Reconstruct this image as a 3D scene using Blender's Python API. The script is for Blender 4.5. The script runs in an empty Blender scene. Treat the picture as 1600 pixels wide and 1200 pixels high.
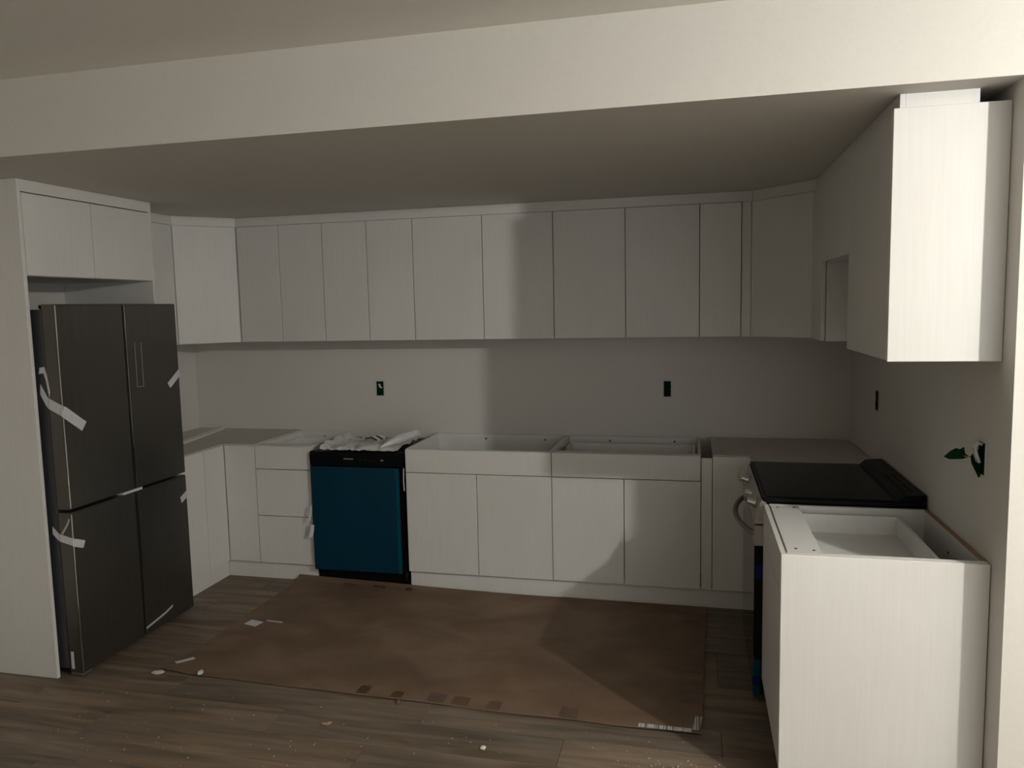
import bpy, bmesh, math, random
from mathutils import Vector, Matrix, noise
random.seed(7)
C = bpy.context.scene.collection
SC = bpy.context.scene

# ------------------------------------------------------------------ camera
YAW, PITCH, ROLL, FPX = -0.234457, -0.099808, -0.0213656, 1199.06
fw = Vector((math.sin(YAW)*math.cos(PITCH), math.cos(YAW)*math.cos(PITCH), math.sin(PITCH)))
rt = Vector((math.cos(YAW), -math.sin(YAW), 0)); up = rt.cross(fw)
r2 = rt*math.cos(ROLL)+up*math.sin(ROLL); u2 = -rt*math.sin(ROLL)+up*math.cos(ROLL)
cd = bpy.data.cameras.new('camera'); cam = bpy.data.objects.new('camera', cd); C.objects.link(cam)
cam.matrix_world = Matrix(((r2.x, u2.x, -fw.x, 2.33627), (r2.y, u2.y, -fw.y, -4.91687), (r2.z, u2.z, -fw.z, 1.71694), (0, 0, 0, 1)))
cd.sensor_fit = 'HORIZONTAL'; cd.sensor_width = 36; cd.lens = FPX/1600*36; cd.clip_start = .02
SC.camera = cam
# ------------------------------------------------------------------ light
w = bpy.data.worlds.new('world'); SC.world = w; w.use_nodes = True
w.node_tree.nodes['Background'].inputs[0].default_value = (.45, .5, .6, 1)
w.node_tree.nodes['Background'].inputs[1].default_value = .05
def lamp(name, kind, loc, energy, col, **k):
    l = bpy.data.lights.new(name, kind); l.energy = energy; l.color = col
    for a, b in k.items(): setattr(l, a, b)
    o = bpy.data.objects.new(name, l); C.objects.link(o); o.location = loc; return o
lamp('room_lamp', 'POINT', (4.41, -4.05, 2.335), 160, (1, .97, .92), shadow_soft_size=.035)
fl = lamp('fill_light', 'AREA', (4.3, -6.52, 1.5), 20, (.86, .91, 1), shape='RECTANGLE', size=1.8, size_y=1.3)  # added soft bluish fill, set in an invented window behind the camera
fl.rotation_euler = (math.radians(90), 0, 0)
SC.view_settings.view_transform = 'Standard'; SC.view_settings.look = 'None'
SC.view_settings.gamma = 1; SC.view_settings.use_curve_mapping = False
SC.view_settings.exposure = 0.03

# ------------------------------------------------------------------ materials
class NT:
    def __init__(s, name):
        s.m = bpy.data.materials.new(name); s.m.use_nodes = True
        s.t = s.m.node_tree; s.b = s.t.nodes['Principled BSDF']
    def n(s, ty, ins=None, **k):
        q = s.t.nodes.new(ty)
        for a, b in k.items(): setattr(q, a, b)
        for a, b in (ins or {}).items():
            if isinstance(b, bpy.types.NodeSocket): s.t.links.new(b, q.inputs[a])
            else: q.inputs[a].default_value = b
        return q
    def ramp(s, f, stops):
        r = s.n('ShaderNodeValToRGB', {0: f}); e = r.color_ramp.elements
        while len(e) < len(stops): e.new(.5)
        for q, (p, c) in zip(e, stops): q.position = p; q.color = (*c, 1) if len(c) == 3 else c
        return r.outputs[0]
    def set(s, k, v):
        if isinstance(v, bpy.types.NodeSocket): s.t.links.new(v, s.b.inputs[k])
        else: s.b.inputs[k].default_value = (*v, 1) if isinstance(v, tuple) and len(v) == 3 else v
def mapped(t, scale, kind='Object', rand=False):
    co = t.n('ShaderNodeTexCoord').outputs[kind]
    if rand:
        oi = t.n('ShaderNodeObjectInfo'); mul = t.n('ShaderNodeMath', {0: oi.outputs['Random'], 1: 37.}, operation='MULTIPLY')
        co = t.n('ShaderNodeVectorMath', {0: co, 1: mul.outputs[0]}, operation='ADD').outputs[0]
    return t.n('ShaderNodeMapping', {'Vector': co, 'Scale': scale}).outputs[0]
def simple(name, col, rough=.5, metal=0, scale=(30, 30, 30), amt=.06, bump=0, **k):
    t = NT(name); v = mapped(t, scale)
    f = t.n('ShaderNodeTexNoise', {'Vector': v, 'Scale': 1., 'Detail': 5.}).outputs[0]
    t.set('Base Color', t.ramp(f, [(.25, tuple(max(0, c*(1-amt)) for c in col)), (.75, tuple(min(1, c*(1+amt)) for c in col))]))
    t.set('Roughness', rough); t.set('Metallic', metal)
    if bump: t.set('Normal', t.n('ShaderNodeBump', {'Height': f, 'Strength': bump, 'Distance': .002}).outputs[0])
    for a, b in k.items(): t.set(a.replace('_', ' '), b)
    return t.m
def grain_white(name, horizontal=False):
    t = NT(name); s = (3, 3, 90) if horizontal else (60, 60, 2.6)
    v = mapped(t, s, rand=True)
    f = t.n('ShaderNodeTexNoise', {'Vector': v, 'Scale': 1.6, 'Detail': 6., 'Distortion': .35}).outputs[0]
    v2 = mapped(t, (2, 2, 1.2), rand=True)
    g = t.n('ShaderNodeTexNoise', {'Vector': v2, 'Scale': 1.5, 'Detail': 3.}).outputs[0]
    c1 = t.ramp(f, [(.3, (.695, .692, .665)), (.7, (.725, .722, .696))])
    c2 = t.ramp(g, [(.35, (.965, .955, .95)), (.65, (1, 1, .995))])
    mx = t.n('ShaderNodeMix', data_type='RGBA', blend_type='MULTIPLY'); mx.inputs[0].default_value = 1
    t.t.links.new(c1, mx.inputs[6]); t.t.links.new(c2, mx.inputs[7]); t.set('Base Color', mx.outputs[2])
    t.set('Roughness', .48); t.set('Normal', t.n('ShaderNodeBump', {'Height': f, 'Strength': .15, 'Distance': .0008}).outputs[0])
    return t.m
M = {}
M['cab'] = grain_white('white_wood_grain')
M['mel'] = simple('white_melamine', (.70, .70, .68), .45, amt=.03)
M['board'] = simple('pale_board', (.60, .57, .51), .7, scale=(40, 40, 40), amt=.08)
M['raw'] = simple('particle_board_edge', (.33, .21, .13), .9, scale=(200, 200, 200), amt=.4, bump=.4)
M['wall'] = simple('wall_paint', (.66, .64, .60), .85, scale=(60, 60, 60), amt=.02, bump=.15)
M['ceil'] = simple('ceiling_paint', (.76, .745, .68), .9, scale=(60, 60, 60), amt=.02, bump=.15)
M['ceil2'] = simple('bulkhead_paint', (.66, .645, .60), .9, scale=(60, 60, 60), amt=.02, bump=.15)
M['dark'] = simple('black_plastic', (.004, .004, .0045), .4, Specular_IOR_Level=.14)
M['gap'] = simple('shadow_gap_black', (.02, .02, .02), .9)
M['glass'] = simple('black_glass', (.002, .002, .002), .2, amt=.01, scale=(3, 3, 3), Specular_IOR_Level=.08)
M['gloss'] = simple('glossy_dark_door', (.004, .004, .005), .06, amt=.01)
M['hole'] = simple('screw_hole', (.03, .028, .025), .9)
M['tape_w'] = simple('white_tape', (.62, .62, .64), .4, amt=.06)
M['tape_b'] = simple('blue_tape', (.001, .006, .11), .5, Specular_IOR_Level=.2)
M['tape_br'] = simple('brown_tape', (.10, .058, .034), .3, amt=.1)
M['green'] = simple('green_tape', (.001, .022, .008), .8, Specular_IOR_Level=.08, scale=(120, 120, 120), amt=.3, bump=.5)
M['film'] = simple('blue_film', (0, .032, .062), .3, scale=(3, 3, 1.5), amt=.12, bump=.1, Specular_IOR_Level=.25)
M['film2'] = simple('teal_film', (0, .06, .10), .25, Specular_IOR_Level=.25)
M['steel'] = simple('satin_steel', (.42, .41, .39), .33, .9, scale=(4, 4, 200), amt=.08)
M['dsteel'] = simple('handle_steel', (.24, .235, .225), .5, .9)
M['chrome'] = simple('polished_chrome', (.75, .74, .7), .12, 1)
M['mud'] = simple('joint_compound', (.62, .62, .58), .9, scale=(90, 90, 90), amt=.1, bump=.6)
M['wire'] = simple('white_wire', (.6, .6, .58), .5)
M['copper'] = simple('copper_wire', (.5, .22, .1), .4, .8)
M['foam'] = simple('crumpled_sheet', (.62, .62, .60), .35, scale=(25, 25, 25), amt=.05, bump=.5)
M['print'] = simple('pale_print', (.45, .45, .45), .5)
M['crumb'] = simple('plaster_crumb', (.75, .73, .68), .9, bump=.5)
t = NT('clear_film'); t.set('Base Color', (.8, .82, .85)); t.set('Roughness', .12); t.set('Alpha', .16); M['clear'] = t.m
# fridge: dark brushed steel under protective film
t = NT('dark_stainless'); v = mapped(t, (2, 260, 2.)); v2 = mapped(t, (2, 3, 2))
f = t.n('ShaderNodeTexNoise', {'Vector': v, 'Scale': 1., 'Detail': 4.}).outputs[0]
g = t.n('ShaderNodeTexNoise', {'Vector': v2, 'Scale': 1.3, 'Detail': 6., 'Distortion': .6}).outputs[0]
t.set('Base Color', t.ramp(f, [(.3, (.115, .11, .098)), (.7, (.145, .138, .124))]))
t.set('Metallic', .85); t.set('Roughness', t.ramp(g, [(.3, (.30,)*3), (.7, (.42,)*3)]))
t.set('Normal', t.n('ShaderNodeBump', {'Height': g, 'Strength': .12, 'Distance': .004}).outputs[0]); M['fridge'] = t.m
M['fside'] = simple('dark_grey_enamel', (.04, .041, .047), .5)
# vinyl plank floor
t = NT('vinyl_plank'); v = mapped(t, (1.1, 11, 1), rand=True); v2 = mapped(t, (1.2, 5, 1), rand=True)
f = t.n('ShaderNodeTexNoise', {'Vector': v, 'Scale': 1.7, 'Detail': 8., 'Distortion': .9}).outputs[0]
g = t.n('ShaderNodeTexNoise', {'Vector': v2, 'Scale': 1.2, 'Detail': 3.}).outputs[0]
c1 = t.ramp(f, [(.3, (.12, .092, .066)), (.5, (.195, .155, .116)), (.72, (.27, .22, .17))])
c2 = t.ramp(g, [(.3, (.72, .74, .76)), (.7, (1.12, 1.08, 1.02))])
oi = t.n('ShaderNodeObjectInfo')
c3 = t.ramp(oi.outputs['Random'], [(0, (.80, .82, .84)), (1, (1.12, 1.06, 1.0))])
m1 = t.n('ShaderNodeMix', data_type='RGBA', blend_type='MULTIPLY'); m1.inputs[0].default_value = 1
t.t.links.new(c1, m1.inputs[6]); t.t.links.new(c2, m1.inputs[7])
m2 = t.n('ShaderNodeMix', data_type='RGBA', blend_type='MULTIPLY'); m2.inputs[0].default_value = 1
t.t.links.new(m1.outputs[2], m2.inputs[6]); t.t.links.new(c3, m2.inputs[7]); t.set('Base Color', m2.outputs[2])
t.set('Roughness', .55); t.set('Normal', t.n('ShaderNodeBump', {'Height': f, 'Strength': .3, 'Distance': .002}).outputs[0]); M['plank'] = t.m
# cardboard
t = NT('cardboard'); v = mapped(t, (2, 3, 2)); v2 = mapped(t, (70, 70, 70))
f = t.n('ShaderNodeTexNoise', {'Vector': v, 'Scale': 1.5, 'Detail': 7., 'Distortion': .5}).outputs[0]
g = t.n('ShaderNodeTexNoise', {'Vector': v2, 'Scale': 1.5, 'Detail': 6.}).outputs[0]
c1 = t.ramp(f, [(.3, (.14, .088, .054)), (.5, (.178, .116, .073)), (.72, (.23, .158, .105))])
c2 = t.ramp(g, [(.3, (.86, .86, .86)), (.6, (1, 1, 1)), (.8, (1.25, 1.25, 1.25))])
m1 = t.n('ShaderNodeMix', data_type='RGBA', blend_type='MULTIPLY'); m1.inputs[0].default_value = 1
t.t.links.new(c1, m1.inputs[6]); t.t.links.new(c2, m1.inputs[7]); t.set('Base Color', m1.outputs[2])
t.set('Roughness', .75); t.set('Normal', t.n('ShaderNodeBump', {'Height': g, 'Strength': .25, 'Distance': .002}).outputs[0]); M['card'] = t.m
# barcode label: flat print
t = NT('barcode_print'); v = mapped(t, (260, 0, 0))
f = t.n('ShaderNodeTexNoise', {'Vector': v, 'Scale': 1., 'Detail': 1., 'W': 1.3}, noise_dimensions='4D').outputs[0]
g = t.n('ShaderNodeTexNoise', {'Vector': mapped(t, (26, 0, 0)), 'Scale': 1., 'Detail': 1., 'W': 3.7}, noise_dimensions='4D').outputs[0]
a = t.n('ShaderNodeMath', {0: f, 1: .5}, operation='GREATER_THAN'); b = t.n('ShaderNodeMath', {0: g, 1: .50}, operation='GREATER_THAN')
p = t.n('ShaderNodeMath', {0: a.outputs[0], 1: b.outputs[0]}, operation='MULTIPLY')
t.set('Base Color', t.ramp(p.outputs[0], [(0, (.62, .61, .6)), (1, (.12, .12, .12))])); t.set('Roughness', .5); M['bar'] = t.m

# ------------------------------------------------------------------ mesh helpers
def obj(name, bm, mat, parent=None, smooth=False, mats=None):
    me = bpy.data.meshes.new(name); bmesh.ops.recalc_face_normals(bm, faces=bm.faces); bm.to_mesh(me); bm.free()
    for m in (mats or [mat]): me.materials.append(M[m] if isinstance(m, str) else m)
    if smooth:
        for pl in me.polygons: pl.use_smooth = True
    o = bpy.data.objects.new(name, me); C.objects.link(o)
    if parent: o.parent = parent
    return o
def add_box(bm, a, b, bev=0):
    x0, x1 = sorted((a[0], b[0])); y0, y1 = sorted((a[1], b[1])); z0, z1 = sorted((a[2], b[2]))
    vs = [bm.verts.new((x, y, z)) for z in (z0, z1) for y in (y0, y1) for x in (x0, x1)]
    fs = [(0, 1, 3, 2), (4, 6, 7, 5), (0, 4, 5, 1), (2, 3, 7, 6), (0, 2, 6, 4), (1, 5, 7, 3)]
    F = [bm.faces.new([vs[i] for i in f]) for f in fs]
    if bev:
        es = {e for f in F for e in f.edges}
        bmesh.ops.bevel(bm, geom=list(es), offset=bev, segments=1, affect='EDGES')
def box(name, a, b, mat, parent=None, bev=.001):
    bm = bmesh.new(); add_box(bm, a, b, bev); return obj(name, bm, mat, parent)
def add_prism(bm, poly, z0, z1, axis='z'):
    def P(p, h): return {'z': (p[0], p[1], h), 'y': (p[0], h, p[1]), 'x': (h, p[0], p[1])}[axis]
    lo = [bm.verts.new(P(p, z0)) for p in poly]; hi = [bm.verts.new(P(p, z1)) for p in poly]
    bm.faces.new(lo); bm.faces.new(hi[::-1]); n = len(poly)
    for i in range(n): bm.faces.new((lo[i], lo[(i+1) % n], hi[(i+1) % n], hi[i]))
def prism(name, poly, z0, z1, mat, parent=None, axis='z', bev=0):
    bm = bmesh.new(); add_prism(bm, poly, z0, z1, axis)
    if bev: bmesh.ops.bevel(bm, geom=list(bm.edges), offset=bev, segments=1, affect='EDGES')
    return obj(name, bm, mat, parent)
def add_tube(bm, pts, r, n=10, flat=1):
    pts = [Vector(p) for p in pts]; rings = []
    for i, p in enumerate(pts):
        d = (pts[min(i+1, len(pts)-1)]-pts[max(i-1, 0)]).normalized()
        a = d.cross(Vector((0, 0, 1)));
        if a.length < 1e-3: a = d.cross(Vector((0, 1, 0)))
        a.normalize(); b = d.cross(a)
        rr = r[i] if isinstance(r, (list, tuple)) else r
        rings.append([bm.verts.new(p+a*rr*flat*math.cos(t*2*math.pi/n)+b*rr*math.sin(t*2*math.pi/n)) for t in range(n)])
    for A, B in zip(rings, rings[1:]):
        for k in range(n): bm.faces.new((A[k], A[(k+1) % n], B[(k+1) % n], B[k]))
    bm.faces.new(rings[0]); bm.faces.new(rings[-1][::-1])
def tube(name, pts, r, mat, parent=None, n=10, flat=1):
    bm = bmesh.new(); add_tube(bm, pts, r, n, flat); return obj(name, bm, mat, parent, smooth=True)
def tag(o, label, cat, group=None, kind=None):
    if label: o['label'] = label
    if cat: o['category'] = cat
    if group: o['group'] = group
    if kind: o['kind'] = kind
    return o
def thing(name, label, cat, loc=(0, 0, 0), rz=0, group=None):
    o = bpy.data.objects.new(name, None); C.objects.link(o); o.location = loc; o.rotation_euler = (0, 0, rz); o.empty_display_size = .1
    return tag(o, label, cat, group)
def struct(name, a, b, mat):
    bm = bmesh.new(); add_box(bm, a, b); o = obj(name, bm, mat); o['kind'] = 'structure'; return o
def strip_mesh(name, pts, width_dir, wid, mat, parent=None, th=.0006, off=(0, 0, 0)):
    """a thin tape following pts; width_dir gives the across direction; real thickness"""
    bm = bmesh.new(); pts = [Vector(p) for p in pts]; wd = [Vector(w_) for w_ in (width_dir if isinstance(width_dir[0], (tuple, list, Vector)) else [width_dir]*len(pts))]
    rows = []
    for i, p in enumerate(pts):
        d = (pts[min(i+1, len(pts)-1)]-pts[max(i-1, 0)]).normalized(); a = wd[i].normalized(); nrm = d.cross(a).normalized()
        rows.append([bm.verts.new(p+s*a*wid/2+q*nrm*th/2) for s, q in ((-1, -1), (1, -1), (1, 1), (-1, 1))])
    for A, B in zip(rows, rows[1:]):
        for k in range(4): bm.faces.new((A[k], A[(k+1) % 4], B[(k+1) % 4], B[k]))
    bm.faces.new(rows[0]); bm.faces.new(rows[-1][::-1])
    return obj(name, bm, mat, parent)

# ------------------------------------------------------------------ room shell
XL, XR, YH, ZS, ZC = -1.215, 3.25, -2.395, 2.340, 2.628
XE, YB = 5.9, -6.6
fl = struct('floor', (XL-.1, YB-.1, -.06), (XE+.1, .1, -.0125), 'gap')
rows = 33; pw = .182; pl = 1.22; cnt = 0; cache = {}
def plank_mesh(L):
    k = round(L, 3)
    if k not in cache:
        bm = bmesh.new(); add_box(bm, (0, 0, -.012), (k-.0016, pw-.0016, 0), .0012); me = bpy.data.meshes.new('plank'); bm.to_mesh(me); bm.free()
        me.materials.append(M['plank']); cache[k] = me
    return cache[k]
y = -.42
while y > YB:
    x = XL-random.choice([.0, .3, .61, .9, .15, .45, .75])
    while x < XE:
        x0 = max(x, XL); x1 = min(x+pl, XE)
        if x1-x0 > .08:
            o = bpy.data.objects.new('plank', plank_mesh(x1-x0)); C.objects.link(o); o.location = (x0, y-pw, 0); o.parent = fl; cnt += 1
        x += pl
    y -= pw
struct('wall_back', (XL-.1, 0, -.06), (XR+.12, .1, ZC), 'wall')
struct('wall_left', (XL-.1, YB-.1, -.06), (XL, 0, ZC+.1), 'wall')
struct('wall_right', (XR, YH+.119, -.012), (XR+.12, -.0005, ZC), 'wall')
struct('wall_pier', (XR, YH, -.012), (XE+.1, YH+.12, ZC), 'wall').location = (0, -.001, 0)
struct('wall_far_right', (XE, YB-.1, -.012), (XE+.1, YH, ZC+.1), 'wall')
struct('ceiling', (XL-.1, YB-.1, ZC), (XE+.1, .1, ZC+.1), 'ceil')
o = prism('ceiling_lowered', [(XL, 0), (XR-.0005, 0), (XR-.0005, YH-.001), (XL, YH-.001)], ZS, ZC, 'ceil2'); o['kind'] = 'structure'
# rear wall, with an unseen window opening added for the fill light
bm = bmesh.new()
add_box(bm, (XL, YB-.1, -.012), (3.4, YB, ZC)); add_box(bm, (5.2, YB-.1, -.012), (XE, YB, ZC))
add_box(bm, (3.4, YB-.1, -.012), (5.2, YB, .85)); add_box(bm, (3.4, YB-.1, 2.15), (5.2, YB, ZC))
obj('wall_rear', bm, 'wall')['kind'] = 'structure'
bm = bmesh.new()
for a, b in (((3.4, .85), (5.2, .9)), ((3.4, 2.1), (5.2, 2.15)), ((3.4, .9), (3.45, 2.1)), ((5.15, .9), (5.2, 2.1)), ((4.28, .9), (4.32, 2.1))):
    add_box(bm, (a[0], YB-.06, a[1]), (b[0], YB-.02, b[1]), .002)
wf = obj('added_window_1', bm, 'mel'); wf['kind'] = 'structure'  # unseen frame, added around the fill light

# ------------------------------------------------------------------ cabinets
ROT = {'back': 0, 'left': math.pi/2, 'right': -math.pi/2}
G = .0022   # half gap between fronts
def front(name, u0, u1, z0, z1, parent, v0=0):
    return box(name, (u0+G, v0, z0+G), (u1-G, v0+.018, z1-G), 'cab', parent, .0012)
def holes(parent, pts, axis, r=.0045, name='screw_hole'):
    for p in pts:
        d = {'x': (1, 0, 0), 'y': (0, 1, 0), 'z': (0, 0, 1)}[axis]; d = Vector(d)*.0012
        tube(name, [Vector(p)-d, Vector(p)+d], r, 'hole', parent, 8)
ZT, ZK = .876, .112
def drawer_box(par, u0, u1, v0, v1, z0, z1):
    d = box('drawer_box', (u0, v0, z0), (u1, v1, z0+.012), 'mel', par, 0)
    box('drawer_side', (u0, v0, z0), (u0+.014, v1, z1), 'mel', d); box('drawer_side', (u1-.014, v0, z0), (u1, v1, z1), 'mel', d)
    box('drawer_back', (u0+.014, v1-.014, z0), (u1-.014, v1, z1), 'mel', d); box('drawer_front_board', (u0+.014, v0, z0), (u1-.014, v0+.014, z1), 'mel', d)
def base_carcass(t, W, D=.6, z0=ZK, back_h=None):
    box('side_panel', (0.0006, .021, z0), (.0165, D, ZT), 'mel', t); box('side_panel', (W-.0165, .021, z0), (W-.0006, D, ZT), 'mel', t)
    box('bottom_panel', (.017, .021, z0), (W-.017, D-.017, z0+.016), 'mel', t); box('back_panel', (.017, D-.016, z0), (W-.017, D, ZT), 'mel', t)
def upper(name, label, run, loc, W, H, doors, D=.318, group=None):
    t = thing(name, label, 'cabinet', loc, ROT[run], group)
    box('carcass', (.0006, .021, 0), (W-.0006, .021+D-.002, H), 'mel', t)
    for a, b in doors: front('door', a, b, 0, H, t)
    return t
ZU, HU = 1.521, .759
FY = -.34
# back-wall uppers
for (x0, x1, ds, lab) in [
    (-.605, .007, (-.302,), 'white double-door wall cabinet next to the left corner cabinet'),
    (.007, .623, (.314,), 'white wall cabinet of two narrow doors above the blue-filmed dishwasher'),
    (.623, 1.5125, (1.073,), 'wide white wall cabinet crossed by the vertical shadow edge'),
    (1.5125, 2.364, (1.941,), 'wide shaded wall cabinet above the open cabinet with a drawer box')]:
    e = [x0]+list(ds)+[x1]
    upper('wall_cabinet', lab, 'back', (x0, FY, ZU), x1-x0, HU, [(e[i]-x0, e[i+1]-x0) for i in range(len(e)-1)], group='wall cabinets along the back wall')
upper('wall_cabinet', 'narrow single-door wall cabinet beside the right corner cabinet', 'back', (2.364, FY, ZU), .23, HU, [(0, .23)], group='wall cabinets along the back wall')
tag(box('filler_strip', (2.5965, FY+.012, ZU), (2.647, FY+.030, ZU+HU), 'cab'), 'thin vertical filler strip between narrow wall cabinet and right corner cabinet', 'filler')
# left corner upper
t = thing('corner_wall_cabinet', 'white diagonal-door corner wall cabinet behind the refrigerator', 'cabinet', (0, 0, ZU))
prism('carcass', [(XL+.002, -.002), (-.609, -.002), (-.609, -.322), (-.628, -.331), (-.889, -.595), (-.893, -.622), (XL+.002, -.622)], 0, HU, 'mel', t)
def diag_door(par, p, q, z0, z1, th=.018, inset=.006):
    p, q = Vector(p), Vector(q); d = (q-p).normalized(); n = Vector((d.y, -d.x))
    a, b = p+d*inset, q-d*inset
    poly = [tuple(a), tuple(b), tuple(b-n*th), tuple(a-n*th)]
    return prism('door', poly, z0, z1, 'cab', par, bev=.0012)
diag_door(t, (-.885, -.620), (-.607, -.342), .003, HU-.003)
upper('wall_cabinet', 'slim sliver of white wall cabinet between refrigerator surround and diagonal corner cabinet', 'left', (-.885, -1.136, ZU), .512, HU, [(0, .512)], D=.305)
# right corner upper
t = thing('corner_wall_cabinet', 'shaded diagonal-door corner wall cabinet in the right corner', 'cabinet', (0, 0, ZU))
prism('carcass', [(2.649, -.002), (3.248, -.002), (3.248, -.640), (2.952, -.640), (2.93, -.618), (2.665, -.338), (2.649, -.335)], 0, HU, 'mel', t)
diag_door(t, (2.650, -.342), (2.940, -.640), .003, HU-.003)
upper('wall_cabinet', 'narrow shaded wall cabinet between right corner cabinet and range hood gap', 'right', (2.929, -.643, ZU), .332, HU, [(.003, .329)], D=.298)
upper('wall_cabinet', 'short shaded wall cabinet bridging the gap above the range', 'right', (2.927, -.977, 1.897), .658, .384, [(0, .658)], D=.3)
t = upper('wall_cabinet', 'bright near-right wall cabinet with lit side panel facing the room', 'right', (2.926, -1.637, 1.522), .646, .771, [(0, .646)], D=.3)
box('end_panel', (.6475, .0, -.001), (.665, .3225, .772), 'cab', t)
# top filler boards against the lowered ceiling
ZF = ZU+HU
bm = bmesh.new(); add_box(bm, (-.62, FY+.016, ZF+.001), (2.655, FY+.032, ZS-.001), .001)
add_prism(bm, [(-.62, FY+.016), (-.62, FY+.034), (-.885, -.585), (-.897, -.60)], ZF+.001, ZS-.001)
add_box(bm, (-.91, -1.134, ZF+.001), (-.893, -.60, ZS-.001), .001)
tag(obj('top_filler', bm, 'cab'), 'white filler board along the tops of the back wall cabinets', 'filler')
bm = bmesh.new(); add_prism(bm, [(2.656, FY+.016), (2.945, -.628), (2.957, -.614), (2.668, FY+.034)], ZF+.001, ZS-.001)
add_box(bm, (2.945, -1.636, ZF+.003), (2.961, -.632, ZS-.001), .001)
tag(obj('top_filler', bm, 'cab'), 'shaded filler board turning the right corner above the cabinets', 'filler')
bm = bmesh.new(); add_box(bm, (2.946, -2.284, 2.2945), (2.962, -1.638, ZS-.0005), .001); add_box(bm, (2.962, -2.284, 2.2945), (3.167, -2.266, ZS-.0005), .001)
tag(obj('top_filler', bm, 'cab'), 'bright inset filler box on top of the near-right wall cabinet', 'filler')

# fridge surround
tag(box('surround_panel', (XL+.001, -2.017, 0), (-.614, -1.999, ZS-.001), 'cab', bev=.0015), 'tall white end panel standing left of the refrigerator', 'panel')
tag(box('surround_panel', (XL+.001, -1.158, 0), (-.617, -1.139, ZS-.001), 'cab', bev=.0015), 'tall white panel on the far side of the refrigerator, mostly hidden', 'panel')
t = thing('bridge_cabinet', 'white two-door cabinet above the refrigerator', 'cabinet', (-.614, -1.998, 1.905), ROT['left'])
box('carcass', (.0006, .021, 0), (.8385, .6, .376), 'mel', t)
front('door', 0, .4105, 0, .376, t); front('door', .4105, .839, 0, .376, t)
tag(box('top_filler', (-.634, -1.998, 2.284), (-.617, -1.1595, ZS-.001), 'cab'), 'white filler board above the refrigerator cabinet doors', 'filler')

# left leg base (faces +x)
XF = -.607
t = thing('base_cabinet', 'narrow single-door base cabinet just behind the refrigerator', 'cabinet', (XF, -1.137, 0), ROT['left'])
base_carcass(t, .316); front('door', 0, .316, ZK, ZT, t)
box('top_board', (.0, .0, ZT), (.316, .6, ZT+.006), 'board', t)
t = thing('corner_base_cabinet', 'white left corner base cabinet with two doors folded at the inside corner', 'cabinet')
prism('carcass', [(XL+.002, -.002), (-.39, -.002), (-.39, -.588), (-.629, -.588), (-.629, -.820), (XL+.002, -.820)], ZK, ZT-.001, 'mel', t)
box('door', (-.625, -.818, ZK+G), (XF, -.6125, ZT-G), 'cab', t); box('door', (-.6045, -.61, ZK+G), (-.3895, -.592, ZT-G), 'cab', t)
prism('top_board', [(XL+.002, -.002), (-.39, -.002), (-.39, -.606), (-.611, -.606), (-.611, -.820), (XL+.002, -.820)], ZT, ZT+.006, 'board', t)
# drawer base
t = thing('drawer_cabinet', 'white three-drawer base cabinet with open top left of the dishwasher', 'cabinet', (-.387, -.61, 0)); W = .387
base_carcass(t, W)
for z0, z1 in ((ZK, .423), (.423, .726), (.726, ZT)): front('drawer_front', 0, W, z0, z1, t)
box('stretcher', (.017, .022, ZT-.016), (W-.017, .10, ZT-.001), 'mel', t)
drawer_box(t, .03, W-.03, .04, .50, .752, .845)
holes(t, [(.19, .5835, .842)], 'y')
# sink base
t = thing('sink_cabinet', 'white open-topped sink base cabinet right of the dishwasher', 'cabinet', (.63, -.61, 0)); W = .901
base_carcass(t, W); front('false_drawer_front', 0, W, .732, ZT, t); front('door', 0, .4475, ZK, .732, t); front('door', .4475, W, ZK, .732, t)
box('front_rail', (.017, .022, .80), (W-.017, .038, ZT-.002), 'mel', t)
holes(t, [(.352, .5835, .846), (.754, .5835, .845)], 'y', .006)
t = thing('drawer_door_cabinet', 'white base cabinet with open drawer box, half covered by diagonal shadow', 'cabinet', (1.531, -.61, 0)); W = .842
base_carcass(t, W); front('drawer_front', 0, W, .732, ZT, t); front('door', 0, .417, ZK, .732, t); front('door', .417, W, ZK, .732, t)
drawer_box(t, .032, W-.032, .04, .50, .752, .848)
box('stretcher', (.017, .022, ZT-.018), (W-.017, .075, ZT-.002), 'mel', t)
box('corner_brace', (.018, .08, .835), (.045, .30, .852), 'raw', t)
holes(t, [(.277, .5835, .848), (.684, .5835, .85)], 'y', .006)
tag(box('filler_strip', (2.3755, -.604, ZK), (2.433, -.586, .862), 'cab'), 'white vertical filler strip beside the right corner base cabinet', 'filler')
# right corner base
t = thing('corner_base_cabinet', 'shaded right corner base cabinet with pale unfinished board top', 'cabinet')
prism('carcass', [(2.436, -.002), (3.248, -.002), (3.248, -.843), (2.66, -.843), (2.66, -.588), (2.436, -.588)], ZK, ZT-.001, 'mel', t)
box('door', (2.4365, -.61, ZK+G), (2.637, -.592, ZT-G), 'cab', t); box('door', (2.6395, -.843, ZK+G), (2.6575, -.612, ZT-G), 'cab', t)
prism('top_board', [(2.436, -.012), (3.13, -.012), (3.19, -.03), (3.235, -.13), (3.235, -.843), (2.643, -.843), (2.643, -.605), (2.436, -.605)], ZT, ZT+.005, 'board', t)
holes(t, [(2.48, -.10, ZT+.0055), (2.49, -.48, ZT+.0055)], 'z')
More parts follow.
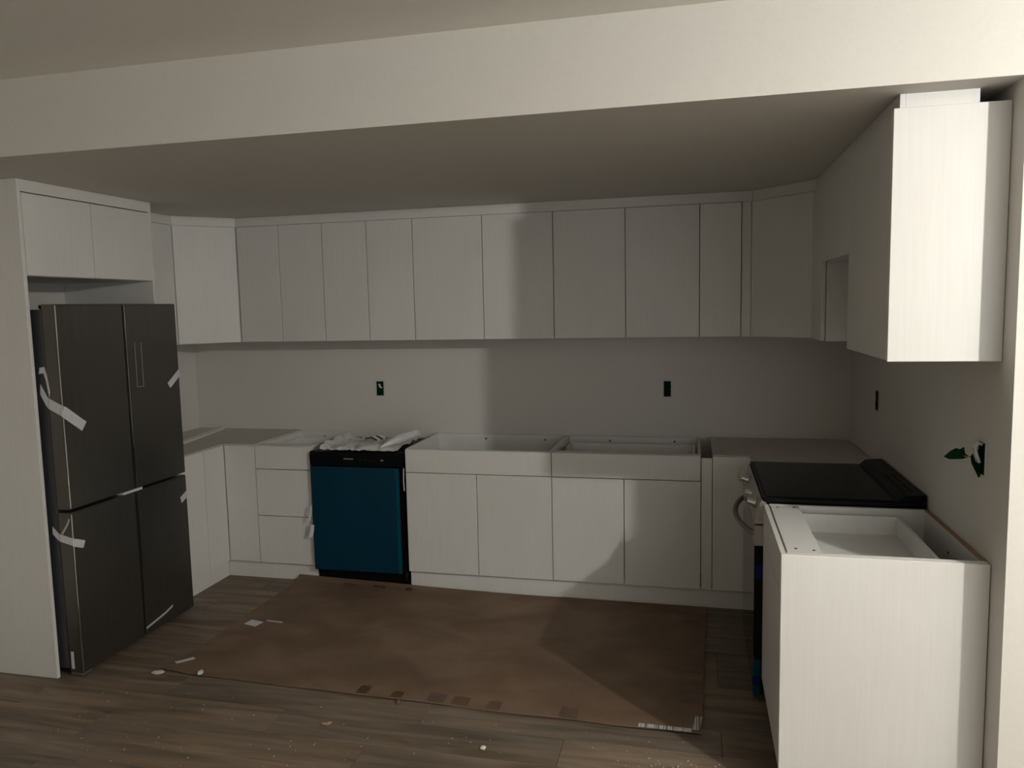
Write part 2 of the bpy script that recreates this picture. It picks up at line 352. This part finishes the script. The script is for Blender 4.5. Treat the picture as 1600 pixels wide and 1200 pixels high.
# toe kicks
bm = bmesh.new(); add_box(bm, (.632, -.580, 0.001), (2.655, -.562, ZK-.002), .001)
tag(obj('toe_kick', bm, 'cab'), 'long white toe kick board under the sink and right base cabinets', 'toe kick')
bm = bmesh.new(); add_box(bm, (-.638, -.580, 0.001), (-.002, -.562, ZK-.002), .001)
tag(obj('toe_kick', bm, 'cab'), 'short white toe kick board under the drawer cabinet', 'toe kick')
bm = bmesh.new(); add_box(bm, (-.655, -1.137, 0.001), (-.637, -.5815, ZK-.002), .001)
tag(obj('toe_kick', bm, 'cab'), 'white toe kick board running back from the refrigerator to the inside corner', 'toe kick')
# near right base (faces -x)
t = thing('open_base_cabinet', 'bright open-topped base cabinet at the near right end of the run', 'cabinet', (2.62, -1.612, 0), ROT['right']); W = .673; D = .627
box('side_panel', (.0006, .022, ZK), (.0165, D, ZT), 'mel', t); box('side_panel', (W-.035, .022, ZK), (W-.0195, D, ZT), 'mel', t)
box('bottom_panel', (.017, .022, ZK), (W-.036, D-.017, ZK+.016), 'mel', t); box('back_panel', (.017, D-.016, ZK), (W-.036, D, ZT-.002), 'mel', t)
box('end_panel', (W-.019, .0, 0), (W, .6275, ZT), 'cab', t, .0015)
box('raw_edge_strip', (.001, D-.016, ZT-.0015), (W-.036, D-.0005, ZT+.0005), 'raw', t, 0)
front('drawer_front', 0, W-.0185, .735, ZT, t); front('door', 0, W-.0185, ZK, .735, t)
st = box('stretcher', (.017, .024, ZT-.017), (W-.036, .135, ZT-.001), 'mel', t)
holes(t, [(.05, .05, ZT-.0008), (.045, .115, ZT-.0008), (.60, .055, ZT-.0008), (.61, .112, ZT-.0008)], 'z', .005)
holes(t, [(.32, D-.0165, .80)], 'y', .005)
drawer_box(t, .035, W-.055, .10, .515, .765, .852)
bm = bmesh.new(); add_box(bm, (.001, .07, 0.001), (W-.02, .088, ZK-.002)); obj('toe_board', bm, 'cab', t)

# ------------------------------------------------------------------ refrigerator
XFD, YN, YFr = -.495, -1.984, -1.146
t = thing('refrigerator', 'dark stainless four-door refrigerator with white shipping tape', 'refrigerator', (0, 0, 0))
box('cabinet_body', (-1.19, YN+.004, .035), (-.576, YFr-.016, 1.752), 'fside', t, .004)
box('hinge_cover', (-.60, YN+.010, 1.753), (-.5685, YN+.075, 1.773), 'dark', t, .006)
box('hinge_cover', (-.60, YFr-.075, 1.753), (-.5685, YFr-.018, 1.773), 'dark', t, .006)
tube('hinge_pin', [(-.585, YN+.02, 1.765), (-.585, YN+.02, 1.778)], .007, 'chrome', t)
ym = -1.553
def fdoor(y0, y1, z0, z1):
    bm = bmesh.new(); add_box(bm, (-.567, y0, z0), (XFD, y1, z1))
    es = [e for e in bm.edges if all(abs(v.co.x-XFD) < 1e-4 for v in e.verts)]
    bmesh.ops.bevel(bm, geom=es, offset=.006, segments=3, affect='EDGES')
    d = obj('door', bm, 'fridge', t)
    box('gasket', (-.576, y0+.006, z0+.006), (-.5672, y1-.006, z1-.006), 'dark', d)
    return d
d1 = fdoor(YN, ym-.0035, .818, 1.775); d2 = fdoor(ym+.0035, YFr, .818, 1.775)
d3 = fdoor(YN, ym-.0035, .022, .802); d4 = fdoor(ym+.0035, YFr, .022, .802)
for d, yy, z0, z1 in ((d1, YN+.0035, .825, 1.768), (d2, ym+.0072, .825, 1.768), (d3, YN+.0035, .03, .795), (d4, ym+.0072, .03, .795)):
    box('edge_highlight', (XFD-.0035, yy-.002, z0), (XFD+.0006, yy+.0012, z1), 'chrome', d, 0)  # bright chrome strips stand in for highlights along the door seams
for a, b in (((-1.488, 1.345), (-1.486, 1.575)), ((-1.441, 1.345), (-1.439, 1.575)), ((-1.488, 1.343), (-1.439, 1.345))):
    box('display_outline', (XFD, a[0], a[1]), (XFD+.0008, b[0], b[1]), 'print', d2, 0)
box('center_cover', (-.57, -1.64, .803), (-.497, -1.50, .816), 'tape_w', t, .001)
for yy in (YN+.05, YFr-.05): tube('levelling_foot', [(-.56, yy, .001), (-.56, yy, .036)], .016, 'dark', t)
box('hinge_bracket', (-.57, YN+.004, .008), (-.50, YN+.06, .021), 'steel', t)
X1 = XFD+.0012; Y1 = YN-.0012
def wrap_tape(side_z, side_x, zc, yend, zend, lab, wid=.05):
    pts = [(side_x, YN+.0022, side_z), (-.578, YN+.0022, side_z+(zc-side_z)*.6), (-.565, Y1, side_z+(zc-side_z)*.68), (XFD-.003, Y1, zc), (X1, YN+.004, zc-.004), (X1, yend, zend)]
    dd = Vector((1, 0, zc-side_z)).normalized(); a1 = Vector((-dd.z, 0, dd.x)); e = Vector((0, yend-YN, zend-zc)).normalized(); a2 = Vector((0, -e.z, e.y))
    strip_mesh('shipping_tape', pts, [a1]*4+[a2]*2, wid, 'tape_w', t)
wrap_tape(1.385, -.612, 1.285, -1.865, 1.195, '')
wrap_tape(.716, -.608, .665, -1.92, .635, '', .036)
strip_mesh('shipping_tape', [(X1, -1.243, 1.325), (X1, YFr-.001, 1.392)], (0, -.55, .8), .036, 'tape_w', t)
strip_mesh('shipping_tape', [(X1, -1.205, .668), (X1, YFr-.001, .694)], (0, -.25, .95), .036, 'tape_w', t)
strip_mesh('shipping_tape', [(-.61, YN+.0022, 1.47), (-.583, YN+.0022, 1.474), (-.570, YN-.001, 1.44), (-.556, YN-.003, 1.36)], (0.25, 0, 1), .03, 'tape_w', t)
strip_mesh('shipping_tape', [(-.55, Y1, .04), (-.55, Y1, .125)], (1, 0, 0), .016, 'tape_w', t)
strip_mesh('clear_tape', [(X1, ym+.006, .06), (X1, ym+.16, .083), (X1, ym+.22, .10)], (0, 0, 1), .012, 'print', t)
strip_mesh('clear_tape', [(-.553, Y1, .70), (-.52, Y1, .745), (-.505, Y1, .775)], (.7, 0, -.5), .01, 'print', t)

# ------------------------------------------------------------------ dishwasher
t = thing('dishwasher', 'black built-in dishwasher with blue protective film on its door', 'dishwasher', (.012, 0, 0)); W = .606
box('tub_body', (.004, -.60, .09), (W-.004, -.05, .846), 'dark', t, .003)
p = prism('control_panel', [(-.602, .768), (-.640, .768), (-.643, .835), (-.632, .852), (-.602, .856)], 0, W-.012, 'dark', t, axis='x', bev=.002)
d = box('door', (.004, -.645, .102), (W-.014, -.601, .764), 'dark', t, .004)
box('blue_film', (.012, -.6475, .108), (W-.040, -.6452, .762), 'film', d, .0003)
box('film_edge', (W-.0395, -.6475, .108), (W-.017, -.644, .762), 'film2', d, .0003)
box('side_trim', (W-.011, -.622, .06), (W-.001, -.601, .85), 'dark', t, .001)
box('kick_plate', (.006, -.578, .004), (W-.002, -.562, .100), 'dark', t, .002)
def text(s, size, loc, rot, mat, parent, name='lettering'):
    cu = bpy.data.curves.new('t', 'FONT'); cu.body = s; cu.size = size; cu.extrude = .0002; cu.align_x = 'CENTER'; cu.align_y = 'CENTER'
    tmp = bpy.data.objects.new('t', cu); C.objects.link(tmp); bpy.context.view_layer.update()
    me = bpy.data.meshes.new_from_object(tmp.evaluated_get(bpy.context.evaluated_depsgraph_get())); bpy.data.objects.remove(tmp)
    me.materials.clear(); me.materials.append(M[mat]); o = bpy.data.objects.new(name, me); C.objects.link(o); o.location = loc; o.rotation_euler = rot; o.parent = parent
    return o
R90 = math.pi/2
text('FRIGIDAIRE', .0125, (.262, -.6425, .812), (R90+.03, 0, 0), 'print', p)
for x, w_ in ((.338, .014), (.372, .010), (.405, .016), (.430, .006)):
    box('button_marking', (x-w_/2, -.6430, .806), (x+w_/2, -.6405, .8085), 'hole', p, 0).data.materials[0] = M['fside']
box('button_marking', (.482-.008, -.6432, .805), (.482+.008, -.6405, .811), 'print', p, 0)

# crumpled foam sheet on the dishwasher
bm = bmesh.new(); nx, ny = 44, 30; grid = []
for j in range(ny):
    row = []
    for i in range(nx):
        a, b = i/(nx-1), j/(ny-1)
        x = .075+a*.50+.012*noise.noise(Vector((b*6, 1, 0))); yy = -.628+b*.43+.02*noise.noise(Vector((a*5, 2, 0)))
        n1 = abs(noise.noise(Vector((a*4+3, b*3, .3)))); n2 = abs(noise.noise(Vector((a*11, b*9+5, 1.3))))
        z = .859+.048*n1+.010*n2+.02*max(0, .35-abs(b-.3))*(a > .1)
        if a < .06: z += .025*(1-a/.06)
        if j == 0: z = .862+.012*n2
        row.append(bm.verts.new((x, yy, z)))
    grid.append(row)
for j in range(ny-1):
    for i in range(nx-1): bm.faces.new((grid[j][i], grid[j][i+1], grid[j+1][i+1], grid[j+1][i]))
o = thing('packing_sheet', 'crumpled white packing sheet lying on top of the dishwasher', 'packaging')
s = obj('sheet', bm, 'foam', o); md = s.modifiers.new('s', 'SOLIDIFY'); md.thickness = .0015
pts = [(.47, -.60, .880), (.51, -.55, .900), (.55, -.50, .915), (.585, -.44, .925), (.615, -.38, .935), (.628, -.34, .930)]
bm = bmesh.new(); add_tube(bm, pts, [.006, .020, .026, .026, .028, .020], 12, .9)
for v in bm.verts: v.co += Vector((0, 0, .006*noise.noise(v.co*40)))
obj('rolled_edge', bm, 'foam', o)
for k in range(4):
    y0 = -.50+.022*k
    strip_mesh('fold', [(.325+.012*k, y0, .915-.003*k), (.365+.01*k, y0+.012, .921), (.40+.01*k, y0+.01, .905)], (0, .4, 1), .012, 'wire' if k % 2 else 'fside', o, .0008)
# paper tags hanging at the dishwasher's left edge
for i, (z, l, dx, cc) in enumerate(((.41, .10, 0, 'tape_w'), (.305, .085, .004, 'tape_w'))):
    o = strip_mesh('hanging_tape', [(.012+dx, -.652, z+l), (.009+dx, -.656, z+l/2), (.002+dx, -.664, z+.01)], (1, .2, 0), .014+.01*i, cc)
    tag(o, ['upper scrap of white tape hanging at the left edge of the dishwasher', 'lower and brighter scrap of white tape hanging at the left edge of the dishwasher'][i], 'tape')
o = strip_mesh('hanging_tape', [(.626, -.626, .76), (.624, -.628, .68), (.626, -.627, .62)], (1, .2, 0), .006, 'tape_w')
tag(o, 'thin white tape strip hanging at the right edge of the dishwasher', 'tape')

# ------------------------------------------------------------------ range
t = thing('electric_range', 'stainless electric range with black glass cooktop and tape strips', 'range')
Y0, Y2 = -1.6095, -.8475
box('body', (2.63, Y0+.003, .06), (3.235, Y2-.003, .878), 'dark', t, .003)
ct = box('cooktop', (2.618, Y0, .879), (3.242, Y2, .901), 'dark', t, .004)
box('glass_surface', (2.634, Y0+.012, .9012), (3.125, Y2-.012, .9035), 'glass', ct, .001)
for (cx, cy, r) in ((2.76, -1.42, .10), (2.76, -1.03, .085), (2.99, -1.42, .08), (2.99, -1.03, .10)):
    bm = bmesh.new(); n = 40
    A = [bm.verts.new((cx+r*math.cos(k*2*math.pi/n), cy+r*math.sin(k*2*math.pi/n), .9037)) for k in range(n)]; B = [bm.verts.new((cx+(r-.0015)*math.cos(k*2*math.pi/n), cy+(r-.0015)*math.sin(k*2*math.pi/n), .9037)) for k in range(n)]
    for k in range(n): bm.faces.new((A[k], A[(k+1) % n], B[(k+1) % n], B[k]))
    obj('burner_ring', bm, 'fside', ct)
bg = prism('rear_vent', [(3.140, .902), (3.165, .926), (3.243, .930), (3.243, .902)], Y0+.002, Y2-.002, 'dark', t, axis='y', bev=.002)
bpy.context.view_layer.update()
for q in (3.180, 3.205):
    for a, b in ((-1.54, -1.39), (-1.36, -1.21)):
        box('vent_slot', (q-.006, a, .9268), (q+.006, b, .9305), 'gap', bg, .0005)
fp = prism('control_panel', [(2.632, .878), (2.617, .885), (2.612, .893), (2.583, .797), (2.585, .786), (2.632, .786)], Y0, Y2, 'steel', t, axis='y', bev=.001)
od = box('oven_door', (2.586, Y0+.004, .20), (2.629, Y2-.004, .778), 'dark', t, .003)
box('door_glass', (2.5852, Y0+.008, .205), (2.5862, Y2-.008, .688), 'gloss', od, 0)
box('door_top_band', (2.5845, Y0+.003, .690), (2.628, Y2-.003, .779), 'steel', od, .002)
for ky, kn in ((-1.49, 1), (-1.04, 1)):
    nv = Vector((-.957, 0, .29)); c0 = Vector((2.597, ky, .848))
    k = tube('knob', [c0, c0+nv*.006, c0+nv*.008, c0+nv*.034, c0+nv*.036], [.024, .024, .019, .0175, .014], 'chrome', t, 18)
    # clear protective cover clipped around the knob
    a = c0+nv*.03
    strip_mesh('knob_cover', [a+Vector((.012, .03, .032)), a+nv*.016+Vector((0, .03, .030)), a+nv*.020+Vector((0, .028, -.02)), a+Vector((.008, .028, -.034))], (0, 1, 0), .045, 'clear', k, .001)
    tube('cover_rim', [a+Vector((.012, -.004, .032)), a+nv*.016+Vector((0, -.004, .030)), a+nv*.020+Vector((0, -.004, -.02)), a+Vector((.008, -.004, -.034))], .0018, 'print', k, 6)
hp = []
for i in range(17):
    s = i/16; yy = -1.545+s*.64; hp.append((2.589-.062*math.sin(math.pi*s)**.75, yy, .728))
tube('handle', hp, .012, 'dsteel', od, 14)
box('drawer', (2.588, Y0+.004, .030), (2.629, Y2-.004, .192), 'gloss', t, .003)
box('teal_film', (2.586, Y0+.0025, .022), (2.614, Y0+.06, .185), 'film2', t, .001)
strip_mesh('blue_tape', [(2.590, Y0+.0018, .575), (2.626, Y0+.0018, .577)], (0, 0, 1), .056, 'tape_b', t)
strip_mesh('blue_tape', [(2.583, Y0+.001, .095), (2.610, Y0+.001, .095)], (0, 0, 1), .040, 'tape_b', t)
for yy in (Y0+.06, Y2-.06): tube('levelling_foot', [(2.68, yy, .001), (2.68, yy, .06)], .018, 'dark', t)
tube('levelling_foot', [(3.18, Y0+.06, .001), (3.18, Y0+.06, .06)], .018, 'dark', t); tube('levelling_foot', [(3.18, Y2-.06, .001), (3.18, Y2-.06, .06)], .018, 'dark', t)
tube('screw', [(2.605, Y0-.0015, .806), (2.605, Y0+.001, .806)], .0045, 'chrome', t, 8)
# ------------------------------------------------------------------ loose trims on the left corner board
for i, (dx, lab) in enumerate(((0, 'white trim strip lying nearest the left wall on the corner board'), (.045, 'white trim strip lying on the corner board, the one nearer the room'))):
    o = box('trim_strip', (-.008, -.36, 0), (.008, .36, .017), 'cab', bev=.003)
    o.location = (-.940+dx*.75, -.395-.02*i, ZT+.0065+.0075); o.rotation_euler = (0, 0, math.radians(11-1.0*i)); tag(o, lab, 'trim strip', 'loose trim strips')
    for v in o.data.vertices: v.co.z -= .007

# ------------------------------------------------------------------ outlet boxes
def outlet(lab, run, c, wid, hei, variant):
    o = thing('outlet_box', lab, 'outlet', c, ROT[run])
    bm = bmesh.new()
    for a, b in (((-wid/2-.010, -hei/2-.010), (wid/2+.010, -hei/2)), ((-wid/2-.010, hei/2), (wid/2+.010, hei/2+.010)), ((-wid/2-.010, -hei/2), (-wid/2, hei/2)), ((wid/2, -hei/2), (wid/2+.010, hei/2))):
        add_box(bm, (a[0], -.0035, a[1]), (b[0], -.0002, b[1]), .001)
    obj('rim', bm, 'mud', o)
    box('box_back', (-wid/2, -.0022, -hei/2), (wid/2, -.0004, hei/2), 'gap', o, 0)
    bm = bmesh.new(); n = 9; vs = []
    for j in range(n):
        for i in range(6):
            x = -wid/2*.92+i/5*wid*.92; z = -hei/2*.95+j/(n-1)*hei*.95
            if i in (0, 5): x += .006*noise.noise(Vector((j*1.7, i, variant)))
            vs.append(bm.verts.new((x, -.004-.006*abs(noise.noise(Vector((i*.9, j*.8, variant*3)))), z)))
    for j in range(n-1):
        for i in range(5): bm.faces.new([vs[j*6+i], vs[j*6+i+1], vs[(j+1)*6+i+1], vs[(j+1)*6+i]])
    obj('masking', bm, 'green', o)
    return o
o = outlet('green-masked outlet box with a torn white corner on the lit back wall', 'back', (.226, 0, 1.178), .052, .098, 1)
strip_mesh('torn_paper', [(-.002, -.012, .032), (.006, -.014, .012), (.016, -.012, .004)], (1, 0, .3), .014, 'tape_w', o)
o = outlet('green-masked outlet box on the shaded part of the back wall', 'back', (2.17, 0, 1.182), .044, .098, 2)
o = outlet('dark green-masked outlet box on the right wall above the cooktop', 'right', (XR, -.69, 1.20), .060, .100, 3)
o = outlet('outlet box on the near right wall with green tape flaps and white wires hanging out', 'right', (XR, -2.17, 1.195), .056, .104, 4)
prism('tape_flap', [(-.112, 0), (-.092, .020), (-.075, .030), (-.064, .026), (-.052, .034), (-.048, .012), (-.033, .002), (-.055, -.006), (-.095, -.008)], -.012, -.010, 'green', o, axis='x')
prism('tape_flap', [(-.034, .004), (-.030, -.020), (-.008, -.066), (-.003, -.060), (-.002, .028), (-.018, .026)], -.006, -.003, 'green', o, axis='x')
prism('tape_flap', [(-.022, -.012), (-.012, -.054), (-.002, -.045), (-.002, -.008)], .010, .012, 'green', o, axis='x')
tube('wire', [(-.010, -.052, .004), (-.008, -.038, .002), (-.004, -.022, .004)], .0022, 'copper', o, 6)
for k, (a, b) in enumerate(((.0, .018), (.010, .030), (-.008, .01))):
    tube('wire', [(a, -.004, .046), (a, -.016, .050), (a-.002, -.026, .036), (b-.012, -.022, .010), (b-.014, -.014, -.012)], .005, 'wire', o, 8)

# ------------------------------------------------------------------ cardboard sheet on the floor
t = thing('cardboard_sheet', 'large brown cardboard sheet laid on the floor in front of the cabinets', 'cardboard')
Q = [(-.125, -.588), (2.405, -.606), (2.368, -1.935), (-.145, -1.862)]
bm = bmesh.new(); nx, ny = 64, 34; top = []; bot = []
def cz(x, y_):
    z = .0085+.003*(noise.noise(Vector((x*2.2, y_*2.2, 0)))+.6)
    if y_ > -.66: z += .030*((y_+.66)/.07)**1.5*max(0, min(1, (1.2-x)/1.3))
    if x > 2.0 and y_ < -1.7: z += .010*((x-2.0)/.37)*((-1.7-y_)/.23)
    if x < 0 and y_ < -1.72: z += .012*((-x)/.14)*((-1.72-y_)/.14)
    return z
def cp(a, b):
    x = (Q[0][0]*(1-a)+Q[1][0]*a)*(1-b)+(Q[3][0]*(1-a)+Q[2][0]*a)*b; y_ = (Q[0][1]*(1-a)+Q[1][1]*a)*(1-b)+(Q[3][1]*(1-a)+Q[2][1]*a)*b
    return x, y_
for j in range(ny):
    rt_, rb_ = [], []
    for i in range(nx):
        a, b = i/(nx-1), j/(ny-1); x, y_ = cp(a, b)
        if j == ny-1: y_ += .007*noise.noise(Vector((x*3, 4, 0)))
        if i == nx-1: x += .009*noise.noise(Vector((y_*7, 8, 0)))
        z = cz(x, y_); rt_.append(bm.verts.new((x, y_, z))); rb_.append(bm.verts.new((x, y_, z-.005)))
    top.append(rt_); bot.append(rb_)
for j in range(ny-1):
    for i in range(nx-1):
        bm.faces.new((top[j][i], top[j+1][i], top[j+1][i+1], top[j][i+1])); bm.faces.new((bot[j][i], bot[j][i+1], bot[j+1][i+1], bot[j+1][i]))
    for k in (0, nx-1): bm.faces.new((top[j][k], bot[j][k], bot[j+1][k], top[j+1][k]))
for i in range(nx-1):
    for k in (0, ny-1): bm.faces.new((top[k][i], top[k][i+1], bot[k][i+1], bot[k][i]))
obj('sheet', bm, 'card', t, smooth=False)
def patch(name, x0, y0, x1, y1, mat, rot=0, dz=.0008, parent=t, th=.0006):
    bm = bmesh.new(); n = 4; cx, cy = (x0+x1)/2, (y0+y1)/2; V = []
    for s in (0, 1):
        for j in range(n+1):
            for i in range(n+1):
                lx, ly = (x0-cx)+(x1-x0)*i/n, (y0-cy)+(y1-y0)*j/n
                X, Y = cx+lx*math.cos(rot)-ly*math.sin(rot), cy+lx*math.sin(rot)+ly*math.cos(rot)
                V.append(bm.verts.new((X-cx, Y-cy, cz(X, Y)+dz+s*th)))
    N = (n+1)**2
    for s in (0, 1):
        for j in range(n):
            for i in range(n):
                q = s*N+j*(n+1)+i; bm.faces.new((V[q], V[q+1], V[q+n+2], V[q+n+1]))
    ring = [i for i in range(n+1)]+[j*(n+1)+n for j in range(1, n+1)]+[n*(n+1)+i for i in range(n-1, -1, -1)]+[j*(n+1) for j in range(n-1, 0, -1)]
    for a, b in zip(ring, ring[1:]+ring[:1]): bm.faces.new((V[a], V[b], V[N+b], V[N+a]))
    o = obj(name, bm, mat, parent); o.location = (cx, cy, 0); return o
def edge_y(x): return Q[3][1]+(x-Q[3][0])/(Q[2][0]-Q[3][0])*(Q[2][1]-Q[3][1])
for x, wd, dp in ((.42, .05, .03), (.86, .055, .07), (1.03, .05, .05), (1.20, .075, .075), (1.31, .075, .07), (1.47, .06, .065), (1.79, .075, .085)):
    patch('brown_tape', x, edge_y(x)+.004, x+wd, edge_y(x)+.004+dp, 'tape_br', -.03)
for i, yy in enumerate((-.80, -1.38, -1.50, -1.58, -1.66)): patch('brown_tape', 2.27, yy-.03, 2.375, yy+.02, 'tape_br', .02*i)
for x in (.20, .40, .62): patch('brown_tape', x, -.665, x+.09, -.63, 'tape_br', -.1)
patch('barcode_label', 2.118, edge_y(2.22)-.006, 2.328, edge_y(2.22)+.022, 'bar', -.05, .0016)
patch('barcode_label', 2.352-.058, -1.868-.014, 2.352+.058, -1.868+.014, 'bar', math.radians(84), .0025)
patch('pale_tape', -.125, -1.80, -.095, -1.71, 'tape_w', -.6, .0014)
for nm, cx, cy, L, W_, r, mt, lb, ct_ in (
    ('paper_label', -.03, -1.275, .085, .062, -.25, 'tape_w', 'square white paper label lying on the left edge of the cardboard', 'label'),
    ('tape_scrap', .075, -1.235, .10, .012, -.1, 'tape_w', 'thin pale tape scrap beside the white paper label', 'tape')):
    bm = bmesh.new(); add_box(bm, (-L/2, -W_/2, 0), (L/2, W_/2, .0008)); o = obj(nm, bm, mt); o.location = (cx, cy, .0105); o.rotation_euler = (0, 0, r); tag(o, lb, ct_)
# crumpled clear tape at the near-left corner and a twist of packing scrap
def crumple(name, loc, r, mat, lab, cat, sx=1, sy=1, sz=.6, group=None, seed=0, sub=2):
    bm = bmesh.new(); bmesh.ops.create_icosphere(bm, subdivisions=sub, radius=r)
    for v in bm.verts:
        v.co *= 1+.45*noise.noise(v.co/r*1.6+Vector((seed, seed, 0))); v.co = Vector((v.co.x*sx, v.co.y*sy, v.co.z*sz))
    mz = min(v.co.z for v in bm.verts)
    for v in bm.verts: v.co.z -= mz
    o = obj(name, bm, mat); o.location = loc; o.rotation_euler = (0, 0, seed*1.7); return tag(o, lab, cat, group)
crumple('tape_scrap', (-.165, -1.885, .0005), .017, 'board', 'crumpled clear tape at the near left corner of the cardboard', 'tape', 1.7, .8, .5, seed=2)
crumple('paper_scrap', (.055, -1.868, .011), .016, 'tape_w', 'small crumpled white scrap on the near edge of the cardboard, left end', 'scrap', 1.4, .8, .6, seed=3)
crumple('paper_scrap', (.85, -2.143, .0005), .008, 'raw', 'small pale twist of scrap on the floor in front of the cardboard', 'scrap', 3.2, .9, .8, seed=.2)
crumple('plaster_crumb', (1.537, -2.186, .0005), .011, 'crumb', 'largest white plaster crumb on the bare floor planks', 'debris', seed=5)
crumple('tape_scrap', (1.075, -1.915, .0005), .012, 'card', 'crumpled tape end sticking out from the near edge of the cardboard', 'tape', 1.5, .7, .5, seed=1.1)
bm = bmesh.new()
for k in range(230):
    if k < 90: x, y_ = random.gauss(2.28, .12), random.gauss(-2.20, .05)
    else: x, y_ = random.uniform(-.3, 2.4), random.uniform(-2.6, -1.97)
    if y_ > -1.96: y_ = -1.99
    r = random.uniform(.0008, .0028); b2 = bmesh.new(); bmesh.ops.create_icosphere(b2, subdivisions=1, radius=r)
    vm = {v: bm.verts.new((v.co.x+x, v.co.y+y_, v.co.z*.7+r*.6)) for v in b2.verts}
    for f in b2.faces: bm.faces.new([vm[v] for v in f.verts])
    b2.free()
tag(obj('dust_crumbs', bm, 'crumb'), 'fine pale construction crumbs scattered over the floor planks', 'debris', kind='stuff')
